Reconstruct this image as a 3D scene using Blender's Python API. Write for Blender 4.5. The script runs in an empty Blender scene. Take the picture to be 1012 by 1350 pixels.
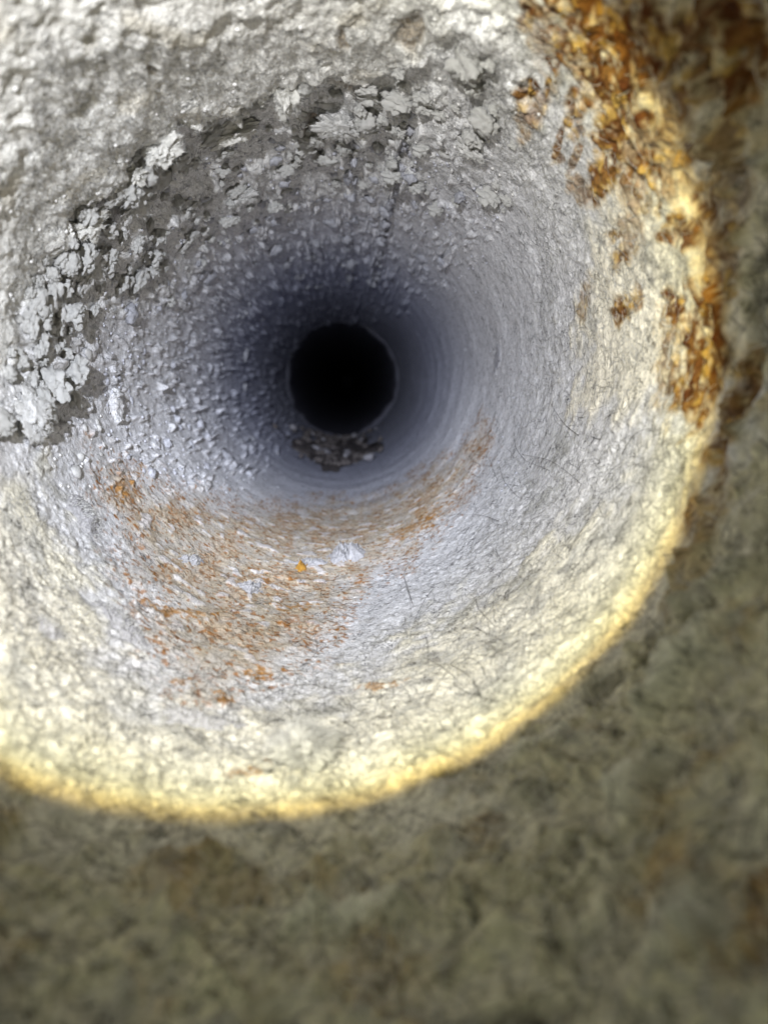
import bpy, bmesh, math, random
import numpy as np
from mathutils import Vector, Matrix, noise as mnoise

random.seed(7)
rng = np.random.default_rng(11)
scene = bpy.context.scene
C = bpy.context.collection
MM = 0.001
R = 0.050                       # inner radius of the pipe, metres

# ------------------------------------------------------------------ camera
FPX, CX, CY = 975.0, 506.0, 675.0        # lens of the phone, in pixels of the 1012 x 1350 photograph
VP = (459.0, 506.0)                      # where the pipe axis vanishes
PHI = math.atan((CY - VP[1]) / FPX)
PSI = math.atan((CX - VP[0]) / FPX * math.cos(PHI))
CAM = np.array([0.10 * R, 0.0, -0.08 * R])
fw = np.array([math.sin(PSI) * math.cos(PHI), math.cos(PSI) * math.cos(PHI), -math.sin(PHI)])
rt = np.array([math.cos(PSI), -math.sin(PSI), 0.0])
up = np.cross(rt, fw)
cd = bpy.data.cameras.new('phone_camera')
cam = bpy.data.objects.new('phone_camera', cd)
C.objects.link(cam)
cam.matrix_world = Matrix(((rt[0], up[0], -fw[0], CAM[0]), (rt[1], up[1], -fw[1], CAM[1]),
                           (rt[2], up[2], -fw[2], CAM[2]), (0, 0, 0, 1)))
cd.sensor_fit = 'VERTICAL'
cd.sensor_height = 36.0
cd.lens = 36.0 * FPX / 1350.0
cd.clip_start = 0.002
cd.clip_end = 20.0
cd.dof.use_dof = True
cd.dof.focus_distance = 0.155
cd.dof.aperture_fstop = (cd.lens * MM) / 0.0013      # 1.3 mm wide iris
scene.camera = cam

# ------------------------------------------------------------------ world, exposure
world = bpy.data.worlds.new('World')
scene.world = world
world.use_nodes = True
bg = world.node_tree.nodes['Background']
bg.inputs['Color'].default_value = (0.95, 1.0, 0.76, 1)
bg.inputs['Strength'].default_value = 0.55
vs = scene.view_settings
vs.view_transform = 'Standard'
vs.look = 'None'
vs.exposure = 0.0
vs.gamma = 1.0
vs.use_curve_mapping = False
scene.cycles.max_bounces = 8
scene.cycles.diffuse_bounces = 5
scene.cycles.caustics_reflective = False
scene.cycles.caustics_refractive = False
scene.cycles.sample_clamp_indirect = 4.0
scene.cycles.use_denoising = True

# ------------------------------------------------------------------ the flash: a phone LED beside the lens
LPOS = np.array([-0.016, -0.012, 0.0225])
LDIR = np.array([0.04925, 0.98096, -0.18786])
LANG = 29.10
ld = bpy.data.lights.new('phone_flash', 'SPOT')
lamp = bpy.data.objects.new('phone_flash', ld)
C.objects.link(lamp)
lamp.location = LPOS
lamp.rotation_euler = Vector(LDIR).to_track_quat('-Z', 'Y').to_euler()
ld.spot_size = math.radians(2 * LANG + 1.6)
ld.spot_blend = 0.05
ld.shadow_soft_size = 0.0011
ld.energy = 1.0
ld.use_nodes = True
nt = ld.node_tree
em = nt.nodes['Emission']
def nd(tree, typ, **kw):
    n = tree.nodes.new(typ)
    for k, v in kw.items():
        setattr(n, k, v)
    return n
def beam_cos(axis):
    g = nd(nt, 'ShaderNodeNewGeometry')
    d = nd(nt, 'ShaderNodeVectorMath', operation='DOT_PRODUCT')
    d.inputs[1].default_value = axis
    nt.links.new(g.outputs['Incoming'], d.inputs[0])
    a = nd(nt, 'ShaderNodeMath', operation='ABSOLUTE')
    nt.links.new(d.outputs['Value'], a.inputs[0])
    c = nd(nt, 'ShaderNodeMath', operation='ARCCOSINE')
    nt.links.new(a.outputs[0], c.inputs[0])
    m = nd(nt, 'ShaderNodeMath', operation='DIVIDE')
    m.inputs[1].default_value = math.radians(60)
    nt.links.new(c.outputs[0], m.inputs[0])
    return m
def ramp(stops):
    r = nd(nt, 'ShaderNodeValToRGB')
    e = r.color_ramp.elements
    while len(e) < len(stops):
        e.new(0.5)
    for k, (p, col) in enumerate(stops):
        e[k].position = p
        e[k].color = (*col, 1) if len(col) == 3 else (col[0],) * 3 + (1,)
    return r
# colour across the beam: cool in the middle, yellow at the rim, as a phosphor LED is
tone = ramp([(0.0, (0.80, 0.86, 1.0)), (15 / 60, (0.86, 0.90, 1.0)), (21 / 60, (0.97, 0.965, 0.97)),
             ((LANG - 4.0) / 60, (1.0, 0.985, 0.91)), ((LANG - 1.8) / 60, (0.98, 0.95, 0.72)), ((LANG - 0.6) / 60, (0.88, 0.81, 0.46)), (LANG / 60, (0.68, 0.50, 0.15)), ((LANG + 1.2) / 60, (0.40, 0.24, 0.05))])
nt.links.new(beam_cos(LDIR).outputs[0], tone.inputs[0])
# strength across the beam: the lens gathers the light towards the middle
prof = ramp([(0.0, (1.0,)), (9.5 / 60, (1.0,)), (12 / 60, (0.62,)), (14 / 60, (0.42,)), (17 / 60, (0.31,)), (20 / 60, (0.265,)),
             (24 / 60, (0.24,)), (27 / 60, (0.25,)), (1.0, (0.25,))])
nt.links.new(beam_cos(LDIR).outputs[0], prof.inputs[0])
mul = nd(nt, 'ShaderNodeMath', operation='MULTIPLY')
mul.inputs[1].default_value = 6.2
nt.links.new(prof.outputs[0], mul.inputs[0])
nt.links.new(tone.outputs[0], em.inputs['Color'])
nt.links.new(mul.outputs[0], em.inputs['Strength'])

# ------------------------------------------------------------------ helpers
def tag(o, label=None, cat=None, group=None, kind=None):
    if label: o['label'] = label
    if cat: o['category'] = cat
    if group: o['group'] = group
    if kind: o['kind'] = kind
    return o
def empty(name, loc=(0, 0, 0)):
    o = bpy.data.objects.new(name, None)
    C.objects.link(o)
    o.location = loc
    o.empty_display_size = 0.005
    return o
def link(name, me, mat=None, parent=None):
    if mat and not me.materials:
        me.materials.append(mat)
    o = bpy.data.objects.new(name, me)
    C.objects.link(o)
    if parent: o.parent = parent
    return o
def fast_mesh(name, V, F, smooth=True):
    """V (n,3), F (m,3|4) numpy"""
    me = bpy.data.meshes.new(name)
    k = F.shape[1]
    me.vertices.add(len(V)); me.loops.add(F.size); me.polygons.add(len(F))
    me.vertices.foreach_set('co', np.ascontiguousarray(V, dtype=np.float32).ravel())
    me.loops.foreach_set('vertex_index', np.ascontiguousarray(F, dtype=np.int32).ravel())
    me.polygons.foreach_set('loop_start', np.arange(len(F), dtype=np.int32) * k)
    me.polygons.foreach_set('use_smooth', np.full(len(F), smooth, dtype=bool))
    me.update(calc_edges=True)
    return me
def set_color(me, col):
    a = me.attributes.new('albedo', 'FLOAT_COLOR', 'POINT')
    c = np.ones((len(col), 4), dtype=np.float32); c[:, :3] = col
    a.data.foreach_set('color', c.ravel())

_G = rng.normal(size=(4096, 3)).astype(np.float32)
_G /= np.linalg.norm(_G, axis=1)[:, None]
def perlin(P, scale, seed=0):
    """gradient noise, about -1..1; P (n,3) metres, scale metres"""
    Q = (P / scale + (seed * 17.31 + 100.0)).astype(np.float32)
    I = np.floor(Q).astype(np.int64)
    f = Q - I.astype(np.float32)
    w = f * f * f * (f * (f * 6 - 15) + 10)
    out = np.zeros(len(Q), dtype=np.float32)
    hx = [(I[:, 0] + d) * 73856093 for d in (0, 1)]
    hy = [(I[:, 1] + d) * 19349663 for d in (0, 1)]
    hz = [(I[:, 2] + d) * 83492791 for d in (0, 1)]
    for a in (0, 1):
        wa = w[:, 0] if a else 1 - w[:, 0]
        for b in (0, 1):
            wb = wa * (w[:, 1] if b else 1 - w[:, 1])
            for c in (0, 1):
                h = hx[a] ^ hy[b] ^ hz[c]
                h = (h ^ (h >> 13)) & 4095
                g = _G[h]
                dot = g[:, 0] * (f[:, 0] - a) + g[:, 1] * (f[:, 1] - b) + g[:, 2] * (f[:, 2] - c)
                out += wb * (w[:, 2] if c else 1 - w[:, 2]) * dot
    return out * 1.6
def sstep(a, b, x):
    t = np.clip((x - a) / (b - a), 0, 1)
    return t * t * (3 - 2 * t)
def wrap(a):
    return (a + np.pi) % (2 * np.pi) - np.pi
def on_wall(px, py):
    """a spot of the photograph -> (theta, v = ln y) on the pipe's wall; theta 0 at the top, clockwise"""
    d = fw * FPX + rt * (px - CX) + up * (CY - py)
    a = d[0] ** 2 + d[2] ** 2
    b = CAM[0] * d[0] + CAM[2] * d[2]
    c = CAM[0] ** 2 + CAM[2] ** 2 - R * R
    t = (-b + math.sqrt(b * b - a * c)) / a
    p = CAM + t * d
    return math.atan2(p[0], p[2]), math.log(max(p[1], 1e-3))
def poly(pts):
    """polygon given by spots on the wall -> function (theta, v) -> signed distance, positive inside"""
    W = [on_wall(*p) for p in pts]
    tc = math.atan2(np.mean([math.sin(t) for t, _ in W]), np.mean([math.cos(t) for t, _ in W]))
    W = [(float(wrap(t - tc)), v) for t, v in W]
    def f(T, V):
        x = wrap(T - tc); y = V
        d2 = np.full(len(T), 1e9, dtype=np.float32); ins = np.zeros(len(T), dtype=bool)
        for (x0, y0), (x1, y1) in zip(W, W[1:] + W[:1]):
            ex, ey = x1 - x0, y1 - y0
            t = np.clip(((x - x0) * ex + (y - y0) * ey) / (ex * ex + ey * ey + 1e-12), 0, 1)
            d2 = np.minimum(d2, (x - x0 - t * ex) ** 2 + (y - y0 - t * ey) ** 2)
            cr = ((y0 > y) != (y1 > y)) & (x < (x1 - x0) * (y - y0) / (y1 - y0 + 1e-12) + x0)
            ins ^= cr
        return np.where(ins, 1, -1) * np.sqrt(d2)
    return f
def blob(px, py, w, h, ang=0.0):
    """ellipse on the wall (sizes in photo pixels, ang degrees clockwise in the picture) -> function giving 1 - (distance / radius)"""
    tc, vc = on_wall(px, py)
    r = math.hypot(px - VP[0], py - VP[1])
    ca, sa = math.cos(math.radians(ang)), math.sin(math.radians(ang))
    def f(T, V):
        t = wrap(T - tc) * r; q = -(V - vc) * r
        dx = q * math.sin(tc) + t * math.cos(tc); dy = -q * math.cos(tc) + t * math.sin(tc)
        a = dx * ca + dy * sa; b = -dx * sa + dy * ca
        return 1 - np.sqrt((a / (w / 2)) ** 2 + (b / (h / 2)) ** 2)
    return f

# ------------------------------------------------------------------ materials
def surface_mat(name, rough=0.92, attr=True, base=(0.5, 0.5, 0.5), grain=(0.0004, 0.0013), grain_amt=0.22, bump=0.5, bump_dist=0.0003, cracks=False):
    m = bpy.data.materials.new(name)
    m.use_nodes = True
    t = m.node_tree
    p = t.nodes['Principled BSDF']
    p.inputs['Roughness'].default_value = rough
    p.inputs['Specular IOR Level'].default_value = 0.25 if rough < 0.8 else 0.04
    if attr:
        src = nd(t, 'ShaderNodeAttribute', attribute_name='albedo').outputs['Color']
    else:
        s = nd(t, 'ShaderNodeRGB'); s.outputs[0].default_value = (*base, 1); src = s.outputs[0]
    tc = nd(t, 'ShaderNodeTexCoord')
    n1 = nd(t, 'ShaderNodeTexNoise'); n1.inputs['Scale'].default_value = 1 / grain[0]; n1.inputs['Detail'].default_value = 3
    n2 = nd(t, 'ShaderNodeTexNoise'); n2.inputs['Scale'].default_value = 1 / grain[1]; n2.inputs['Detail'].default_value = 4
    for n in (n1, n2): t.links.new(tc.outputs['Object'], n.inputs['Vector'])
    mx = nd(t, 'ShaderNodeMath', operation='ADD'); t.links.new(n1.outputs['Fac'], mx.inputs[0]); t.links.new(n2.outputs['Fac'], mx.inputs[1])
    mr = nd(t, 'ShaderNodeMapRange'); mr.inputs['From Min'].default_value = 0.6; mr.inputs['From Max'].default_value = 1.4
    mr.inputs['To Min'].default_value = 1 - grain_amt; mr.inputs['To Max'].default_value = 1 + grain_amt
    t.links.new(mx.outputs[0], mr.inputs['Value'])
    vm = nd(t, 'ShaderNodeVectorMath', operation='SCALE')
    if cracks:
        for sc_, th_, amt in ((0.0030, 0.030, 0.65), (0.0015, 0.036, 0.5)):
            q = nd(t, 'ShaderNodeTexNoise'); q.inputs['Scale'].default_value = 1 / sc_; q.inputs['Detail'].default_value = 2.5; q.inputs['Distortion'].default_value = 0.6
            t.links.new(tc.outputs['Object'], q.inputs['Vector'])
            e1 = nd(t, 'ShaderNodeMath', operation='SUBTRACT'); t.links.new(q.outputs['Fac'], e1.inputs[0]); e1.inputs[1].default_value = 0.5
            e2 = nd(t, 'ShaderNodeMath', operation='ABSOLUTE'); t.links.new(e1.outputs[0], e2.inputs[0])
            e3 = nd(t, 'ShaderNodeMapRange', interpolation_type='SMOOTHSTEP'); t.links.new(e2.outputs[0], e3.inputs['Value'])
            e3.inputs['From Min'].default_value = 0; e3.inputs['From Max'].default_value = th_
            e3.inputs['To Min'].default_value = amt; e3.inputs['To Max'].default_value = 0
            k = nd(t, 'ShaderNodeTexNoise'); k.inputs['Scale'].default_value = 1 / (sc_ * 1.7); t.links.new(tc.outputs['Object'], k.inputs['Vector'])
            k2 = nd(t, 'ShaderNodeMapRange'); k2.inputs['From Min'].default_value = 0.42; k2.inputs['From Max'].default_value = 0.62; t.links.new(k.outputs['Fac'], k2.inputs['Value'])
            e4 = nd(t, 'ShaderNodeMath', operation='MULTIPLY'); t.links.new(e3.outputs[0], e4.inputs[0]); t.links.new(k2.outputs[0], e4.inputs[1])
            e5 = nd(t, 'ShaderNodeMath', operation='SUBTRACT'); e5.inputs[0].default_value = 1; t.links.new(e4.outputs[0], e5.inputs[1])
            e6 = nd(t, 'ShaderNodeVectorMath', operation='SCALE'); t.links.new(src, e6.inputs[0]); t.links.new(e5.outputs[0], e6.inputs['Scale'])
            src = e6.outputs[0]
    t.links.new(src, vm.inputs[0]); t.links.new(mr.outputs[0], vm.inputs['Scale'])
    t.links.new(vm.outputs[0], p.inputs['Base Color'])
    b = nd(t, 'ShaderNodeBump'); b.inputs['Strength'].default_value = bump; b.inputs['Distance'].default_value = bump_dist
    t.links.new(mx.outputs[0], b.inputs['Height']); t.links.new(b.outputs[0], p.inputs['Normal'])
    return m
M_WALL = surface_mat('scaled_pipe_wall', bump=0.7, bump_dist=0.00045, grain_amt=0.36, cracks=True)
M_LINT = surface_mat('pale_lint', attr=False, base=(0.62, 0.61, 0.57), bump=0.6, grain=(0.0003, 0.001))
M_CRUMB = surface_mat('lint_crumb', attr=False, base=(0.54, 0.535, 0.52), bump=0.6, grain=(0.0003, 0.001))
M_LILAC = surface_mat('clean_lint', attr=False, base=(0.34, 0.335, 0.345), bump=0.6, grain=(0.0003, 0.001))
M_DEEP = surface_mat('deep_crumb', attr=False, base=(0.42, 0.425, 0.46), bump=0.6, grain=(0.0003, 0.001))  # darker, bluer crumb copy, matching the dimming painted on the deep wall
M_CLUMP = surface_mat('puffed_lint', attr=False, base=(0.63, 0.625, 0.60), bump=0.8, bump_dist=0.0004, grain=(0.0003, 0.0009), grain_amt=0.25)
M_RUST = surface_mat('rust_scale', rough=0.5, attr=False, base=(0.24, 0.085, 0.018), grain_amt=0.6, grain=(0.0005, 0.002), bump=0.9)
M_OCHRE = surface_mat('ochre_rust', rough=0.5, attr=False, base=(0.45, 0.22, 0.04), grain_amt=0.4)
M_ORANGE = surface_mat('orange_crumb', rough=0.5, attr=False, base=(0.36, 0.19, 0.035))
M_DEBRIS = surface_mat('dark_debris', rough=0.8, attr=False, base=(0.13, 0.115, 0.11), grain_amt=0.5)
M_DUST = surface_mat('dusty_debris', rough=0.9, attr=False, base=(0.31, 0.30, 0.32), grain_amt=0.4)
M_FAR_DARK = surface_mat('far_dark_steel', rough=0.8, attr=False, base=(0.13, 0.13, 0.16), grain_amt=0.3, bump=0.3)  # steel painted dark to stand for the unlit far tube
M_STEEL = surface_mat('dull_steel', rough=0.6, attr=False, base=(0.30, 0.30, 0.33), grain_amt=0.2, bump=0.3)
M_HAIR = surface_mat('dark_hair', rough=0.6, attr=False, base=(0.025, 0.022, 0.02), bump=0)
M_FUZZ = surface_mat('lint_fibre', rough=0.8, attr=False, base=(0.58, 0.575, 0.55), bump=0)
M_DIM = surface_mat('dark_grey_lint', attr=False, base=(0.24, 0.24, 0.21), bump=0.6, grain=(0.0004, 0.0015))
M_BALL = surface_mat('dusty_lint_ball', attr=False, base=(0.60, 0.59, 0.54), bump=0.6, grain=(0.0004, 0.0015))
M_DUSTFUZZ = surface_mat('dusty_fibre', attr=False, base=(0.36, 0.355, 0.34), bump=0)
M_GREY = surface_mat('grey_lint', attr=False, base=(0.55, 0.55, 0.48), bump=0.6, grain=(0.0004, 0.0015))

# ------------------------------------------------------------------ the pipe wall, with its crust
Y_END = 0.668
NT = 1680
ys = np.concatenate([np.linspace(-0.02, 0.036, 8)[:-1], np.exp(np.linspace(math.log(0.036), math.log(0.062), 70))[:-1],
                     np.exp(np.linspace(math.log(0.062), math.log(0.30), 425))[:-1], np.exp(np.linspace(math.log(0.30), math.log(Y_END), 170))])
th = np.linspace(-np.pi, np.pi, NT, endpoint=False)
NY = len(ys)
T = np.tile(th.astype(np.float32), NY)
Y = np.repeat(ys.astype(np.float32), NT)
V = np.log(np.maximum(Y, 0.01))
P = np.stack([R * np.sin(T), Y, R * np.cos(T)], axis=1).astype(np.float32)
n20 = perlin(P, 0.020, 1)
n9 = perlin(P, 0.009, 2)
n5 = perlin(P, 0.0045, 3)
n25 = perlin(P, 0.0025, 4)
n14 = perlin(P, 0.0014, 5)
n08 = perlin(P, 0.0008, 6)
n5b = perlin(P, 0.0050, 7)
n25b = perlin(P, 0.0026, 8)
n9b = perlin(P, 0.010, 9)
n14b = perlin(P, 0.0015, 10)
# the same kind of noise on a wall unrolled so that features lengthen with depth (drips and flakes drawn out by the air)
PL = np.stack([R * np.sin(T), R * 1.15 * np.log(np.maximum(Y, 0.03)), R * np.cos(T)], axis=1).astype(np.float32)
l9 = perlin(PL, 0.0085, 31); l5 = perlin(PL, 0.0042, 32); l25 = perlin(PL, 0.0024, 33); l14 = perlin(PL, 0.0013, 34); l08 = perlin(PL, 0.00072, 35)
l5b = perlin(PL, 0.0047, 36); l25b = perlin(PL, 0.0023, 37); l9b = perlin(PL, 0.0075, 38); l14b = perlin(PL, 0.0014, 39)
fbm = n9 * 0.5 + n5 * 0.3 + n25 * 0.2 + n14 * 0.12
fine_fade = 1 - sstep(0.13, 0.26, Y)
warp = 0.035 * n9 + 0.03 * n5 + 0.022 * n25 + 0.016 * n14

# zones, each an outline on the wall
Z_CRUST = poly([(-300, 560), (20, 470), (40, 385), (95, 300), (135, 235), (185, 180), (250, 150), (330, 122), (370, 105), (430, 92), (500, 90), (560, 85),
                (610, 40), (640, -120), (500, -420), (200, -420), (-200, -200), (-400, 100)])
Z_UPPER = poly([(-40, 620), (90, 560), (120, 440), (230, 400), (330, 300), (440, 270), (560, 270), (660, 290), (720, 220), (700, 60), (640, -60), (400, -100), (-100, 100)])
Z_BUMPY = poly([(90, 640), (330, 640), (410, 560), (415, 520), (405, 480), (430, 440), (480, 430), (520, 420), (600, 380), (660, 300), (640, 150), (440, 60), (200, 100), (40, 300), (20, 520)])
Z_FLECK = poly([(112, 585), (150, 600), (260, 640), (420, 650), (560, 610), (640, 540), (648, 590), (600, 680), (500, 770), (440, 850), (360, 905), (240, 935), (200, 860), (160, 740)])
Z_LOWER = poly([(-200, 640), (60, 600), (150, 760), (220, 900), (420, 900), (560, 800), (700, 700), (800, 620), (860, 560), (1100, 560), (1300, 1300), (500, 1900), (-500, 1300)])
Z_NEARDARK = poly([(1200, -400), (760, -60), (870, 120), (945, 300), (965, 480), (920, 680), (830, 820), (680, 970), (500, 1060), (300, 1110), (120, 1075), (-60, 1010), (-600, 1500), (500, 2600), (2000, 1200)])

d_crust = Z_CRUST(T, V) + warp * 1.3
d_upper = Z_UPPER(T, V) + warp * 2
d_bump = Z_BUMPY(T, V) + warp * 2
d_fleck = Z_FLECK(T, V) + warp * 1.2
d_low = Z_LOWER(T, V) + warp * 2.5
d_dark = Z_NEARDARK(T, V) + warp * 2
# thickness of the crust's ledge round the pipe
tdeg = np.degrees(T)
ledge = np.interp(tdeg, [-100, -85, -70, -55, -35, -15, 5, 18, 30], [0.2, 0.6, 1.6, 3.8, 5.0, 4.8, 3.4, 1.5, 0.3]).astype(np.float32)
H = np.zeros(len(T), dtype=np.float32)          # inward, mm
H += 0.5 * n20
cr = sstep(-0.005, 0.06, d_crust)
H += cr * ledge
# lumps and hollows on the crust
H += sstep(-0.02, 0.06, d_crust) * (0.8 * l9 + 0.40 * l5 + 0.32 * l25 + 0.24 * l14 + 0.18 * l08)
# stepped patches of lint below the ledge
up_m = sstep(0.0, 0.08, d_upper)
def dome(x, t, w):
    return np.clip((x - t) / w, 0, 1) ** 0.7
s1 = dome(l9b + 0.40 * l5 + 0.16 * l25, 0.10, 0.50) * (1.6 + 0.5 * l5 + 0.35 * l25)
s2 = dome(l5b + 0.35 * l25, 0.18, 0.50) * 1.1
s3 = dome(l25b + 0.25 * l14, 0.22, 0.5) * 0.7
fade_r = 1 - 0.75 * sstep(0.25, 0.75, T)               # the flakes thin out on the right of the seam
hollow = 0.7 * np.exp(-((d_crust + 0.07) / 0.05) ** 2) * sstep(-1.35, -1.0, T) * (1 - sstep(-0.1, 0.2, T))
up_m = up_m * (0.35 + 0.65 * sstep(-1.75, -1.15, T)) * fade_r * (1 - 0.75 * hollow)
H += up_m * (s1 * (1 - 0.75 * cr) + s2 * (1 - 0.8 * cr) + s3 * (1 - 0.75 * cr)) + up_m * (0.16 * l14 + 0.16 * l08) * (1 - cr)
bm_m = sstep(0.0, 0.08, d_bump) * (1 - 0.75 * up_m)
deepen = 0.8 + 1.6 * sstep(0.14, 0.35, Y)
H += bm_m * deepen * (0.75 * sstep(0.30, 0.62, l25b + 0.3 * l14 + 0.25 * n9) + 0.9 * sstep(0.46, 0.70, l5b + 0.35 * l25 + 0.2 * l14) + 0.30 * sstep(0.25, 0.6, l14b))
H += bm_m * 0.14 * l14
# soft fibrous relief elsewhere
rest = 1 - np.maximum(up_m, sstep(0, 0.05, d_crust))
H += rest * (0.30 * n9 + 0.22 * n5 + 0.12 * n25 * (0.3 + 0.7 * fine_fade)) * (1 - 0.6 * sstep(0.15, 0.3, Y))
worn = 0.35 + 1.0 * sstep(-0.35, 0.35, l9b + 0.5 * n5b)
H += rest * worn * fine_fade * (0.17 * n14 + 0.14 * n08)
H += rest * (0.30 * l5 * sstep(0.0, 0.1, np.maximum(d_low, 0)) + worn * (0.13 * l14b + 0.10 * l08)) * (1 - 0.7 * sstep(0.15, 0.3, Y))
fold = 1 - np.abs(perlin(P, 0.013, 51) + 0.35 * n5) * 2.2                 # soft folds of lint on the near wall
fold = np.clip(fold, -1, 1)
H += sstep(0, 0.12, d_dark) * (1.1 * n9 + 0.8 * n5 + 0.5 * n25 + 0.35 * n14 + 0.2 * n08 + 1.3 * np.clip(fold, 0, 1) ** 2 * (1 + 0.6 * n25))
H += (1.5 * n9b + 0.9 * n5b + 0.5 * n25b) * np.exp(-((np.hypot(0, d_dark) + 0.0) / 0.12) ** 2)
H += 0.07 * np.sin(Y / 0.0042 + 1.5 * n20) * sstep(0.14, 0.2, Y)            # faint rolled rings deep inside

# the lengthwise seam: a wandering broken ridge with a fainter one beside it
SEAM = np.zeros(len(T), dtype=np.float32)
for (px, py, pw, amp, y0) in ((514, 255, 0.022, 2.3, 0.150), (463, 300, 0.022, 1.3, 0.175)):
    t0, _ = on_wall(px, py)
    dt = wrap(T - t0 - 0.022 * l9 - 0.012 * l25b)
    on = sstep(y0, y0 * 1.12, Y) * (1 - sstep(0.36, 0.5, Y))
    H += amp * np.exp(-(dt / pw) ** 2 * 2) * on * np.clip(0.45 + 0.9 * l25 + 0.5 * l14b, 0, 1.4)
    SEAM = np.maximum(SEAM, np.exp(-((dt - 0.020) / 0.014) ** 2) * on * np.clip(0.7 + 0.8 * l5, 0, 1) * amp / 2.3)
H -= 0.8 * SEAM
# ---- surface colours; some zones carry painted shade
def mixc(col, c, f):
    return col + (np.asarray(c, dtype=np.float32)[None, :] - col) * f[:, None]
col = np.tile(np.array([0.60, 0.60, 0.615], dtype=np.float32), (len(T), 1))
col = mixc(col, (0.42, 0.43, 0.51), sstep(0.2, 0.42, Y))  # dimmer and bluer with depth: the beam's cool, fading light put into the colour
col = mixc(col, (0.62, 0.615, 0.59), np.maximum(sstep(-0.02, 0.05, d_crust), 0.6 * up_m))
low_m = sstep(0.0, 0.15, d_low)
col = mixc(col, (0.71, 0.675, 0.55), low_m * (0.75 + 0.25 * n9))
right_m = sstep(0, 0.12, poly([(700, -80), (760, 200), (740, 420), (730, 560), (860, 560), (1200, 500), (1200, -300)])(T, V) + 2 * warp)
col = mixc(col, (0.76, 0.715, 0.59), right_m * 0.85)
col = mixc(col, (0.56, 0.535, 0.40), sstep(0.0, 0.10, d_dark) * np.clip(0.85 + 0.4 * n9 + 0.4 * n5 + 0.4 * n25, 0, 1))  # wall outside the flash's cone: its shade put into the colour, darker and olive
col = mixc(col, (0.24, 0.215, 0.145), sstep(0.0, 0.10, d_dark) * 0.3 * sstep(0.2, 0.6, n25b + 0.5 * n5b + 0.6 * n14b))
col = mixc(col, (0.50, 0.46, 0.37), 0.5 * sstep(0.0, 0.1, d_crust) * sstep(0.2, 0.6, n9b + 0.5 * n5b))
col = mixc(col, (0.40, 0.29, 0.15), 0.55 * sstep(0.0, 0.1, d_dark) * sstep(0.15, 0.6, n9b + 0.5 * n5 + 0.25 * n14))
# grey dirt settled in patches
dirt = sstep(0.25, 0.6, n9b + 0.6 * n5b + 0.4 * n25) * rest
col = mixc(col, (0.34, 0.34, 0.33), dirt * 0.55 * sstep(-0.1, 0.1, np.maximum(d_low, right_m - 0.3)))
col = mixc(col, (0.25, 0.24, 0.22), 0.55 * sstep(0.42, 0.62, n25 + 0.5 * n14b) * rest * fine_fade)
for (px, py, w, h, a) in ((715, 660, 70, 24, -38), (690, 770, 70, 60, -30), (600, 815, 80, 26, -38), (420, 940, 90, 26, -15), (700, 640, 24, 24, 0),
                          (735, 110, 60, 50, 20), (715, 165, 40, 20, 20), (755, 175, 34, 34, 30), (850, 140, 44, 20, 0), (560, 870, 60, 20, -30),
                          (660, 850, 60, 24, -40), (855, 345, 40, 24, 30), (880, 640, 50, 24, -60), (740, 590, 40, 60, 0)):
    b = blob(px, py, w, h, a)(T, V) + 0.35 * n5 + 0.3 * n25
    col = mixc(col, (0.22, 0.22, 0.20), 0.6 * sstep(0.0, 0.9, b + 0.5 * n14 + 0.3 * n08))
# lint ridges and crevices, their shade put into the colour, on the near wall
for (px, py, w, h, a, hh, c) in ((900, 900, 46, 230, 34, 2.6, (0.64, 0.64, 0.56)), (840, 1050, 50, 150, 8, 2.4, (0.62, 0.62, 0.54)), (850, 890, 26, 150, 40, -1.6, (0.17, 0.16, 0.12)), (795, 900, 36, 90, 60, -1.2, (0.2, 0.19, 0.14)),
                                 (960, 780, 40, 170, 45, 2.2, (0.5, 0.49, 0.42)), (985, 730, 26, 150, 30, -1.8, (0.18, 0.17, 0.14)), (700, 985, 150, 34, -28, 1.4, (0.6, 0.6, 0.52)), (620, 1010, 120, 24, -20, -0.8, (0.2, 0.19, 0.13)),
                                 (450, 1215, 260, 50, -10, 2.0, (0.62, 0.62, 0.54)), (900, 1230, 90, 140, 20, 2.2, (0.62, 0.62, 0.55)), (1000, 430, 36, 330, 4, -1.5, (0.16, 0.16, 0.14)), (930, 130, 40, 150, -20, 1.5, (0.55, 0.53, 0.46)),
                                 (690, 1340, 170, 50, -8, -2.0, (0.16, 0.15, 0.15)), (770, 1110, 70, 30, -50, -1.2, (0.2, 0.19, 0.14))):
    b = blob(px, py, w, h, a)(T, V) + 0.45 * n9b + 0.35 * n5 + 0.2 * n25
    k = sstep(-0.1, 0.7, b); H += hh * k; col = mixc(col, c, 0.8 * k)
# brown hollows along the ledge
for (px, py, w, h) in ((453, 105, 60, 22), (408, 160, 40, 30), (545, 30, 60, 50), (175, 45, 26, 24), (455, 20, 26, 40)):
    b = blob(px, py, w, h)(T, V) + 0.4 * n25
    col = mixc(col, (0.22, 0.16, 0.09), 0.7 * sstep(0.1, 0.6, b))
    H -= 0.8 * sstep(0.0, 0.6, b)
col = mixc(col, (0.16, 0.16, 0.19), 0.75 * SEAM)  # shadow line beside the seam ridges, put into the colour
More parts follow.
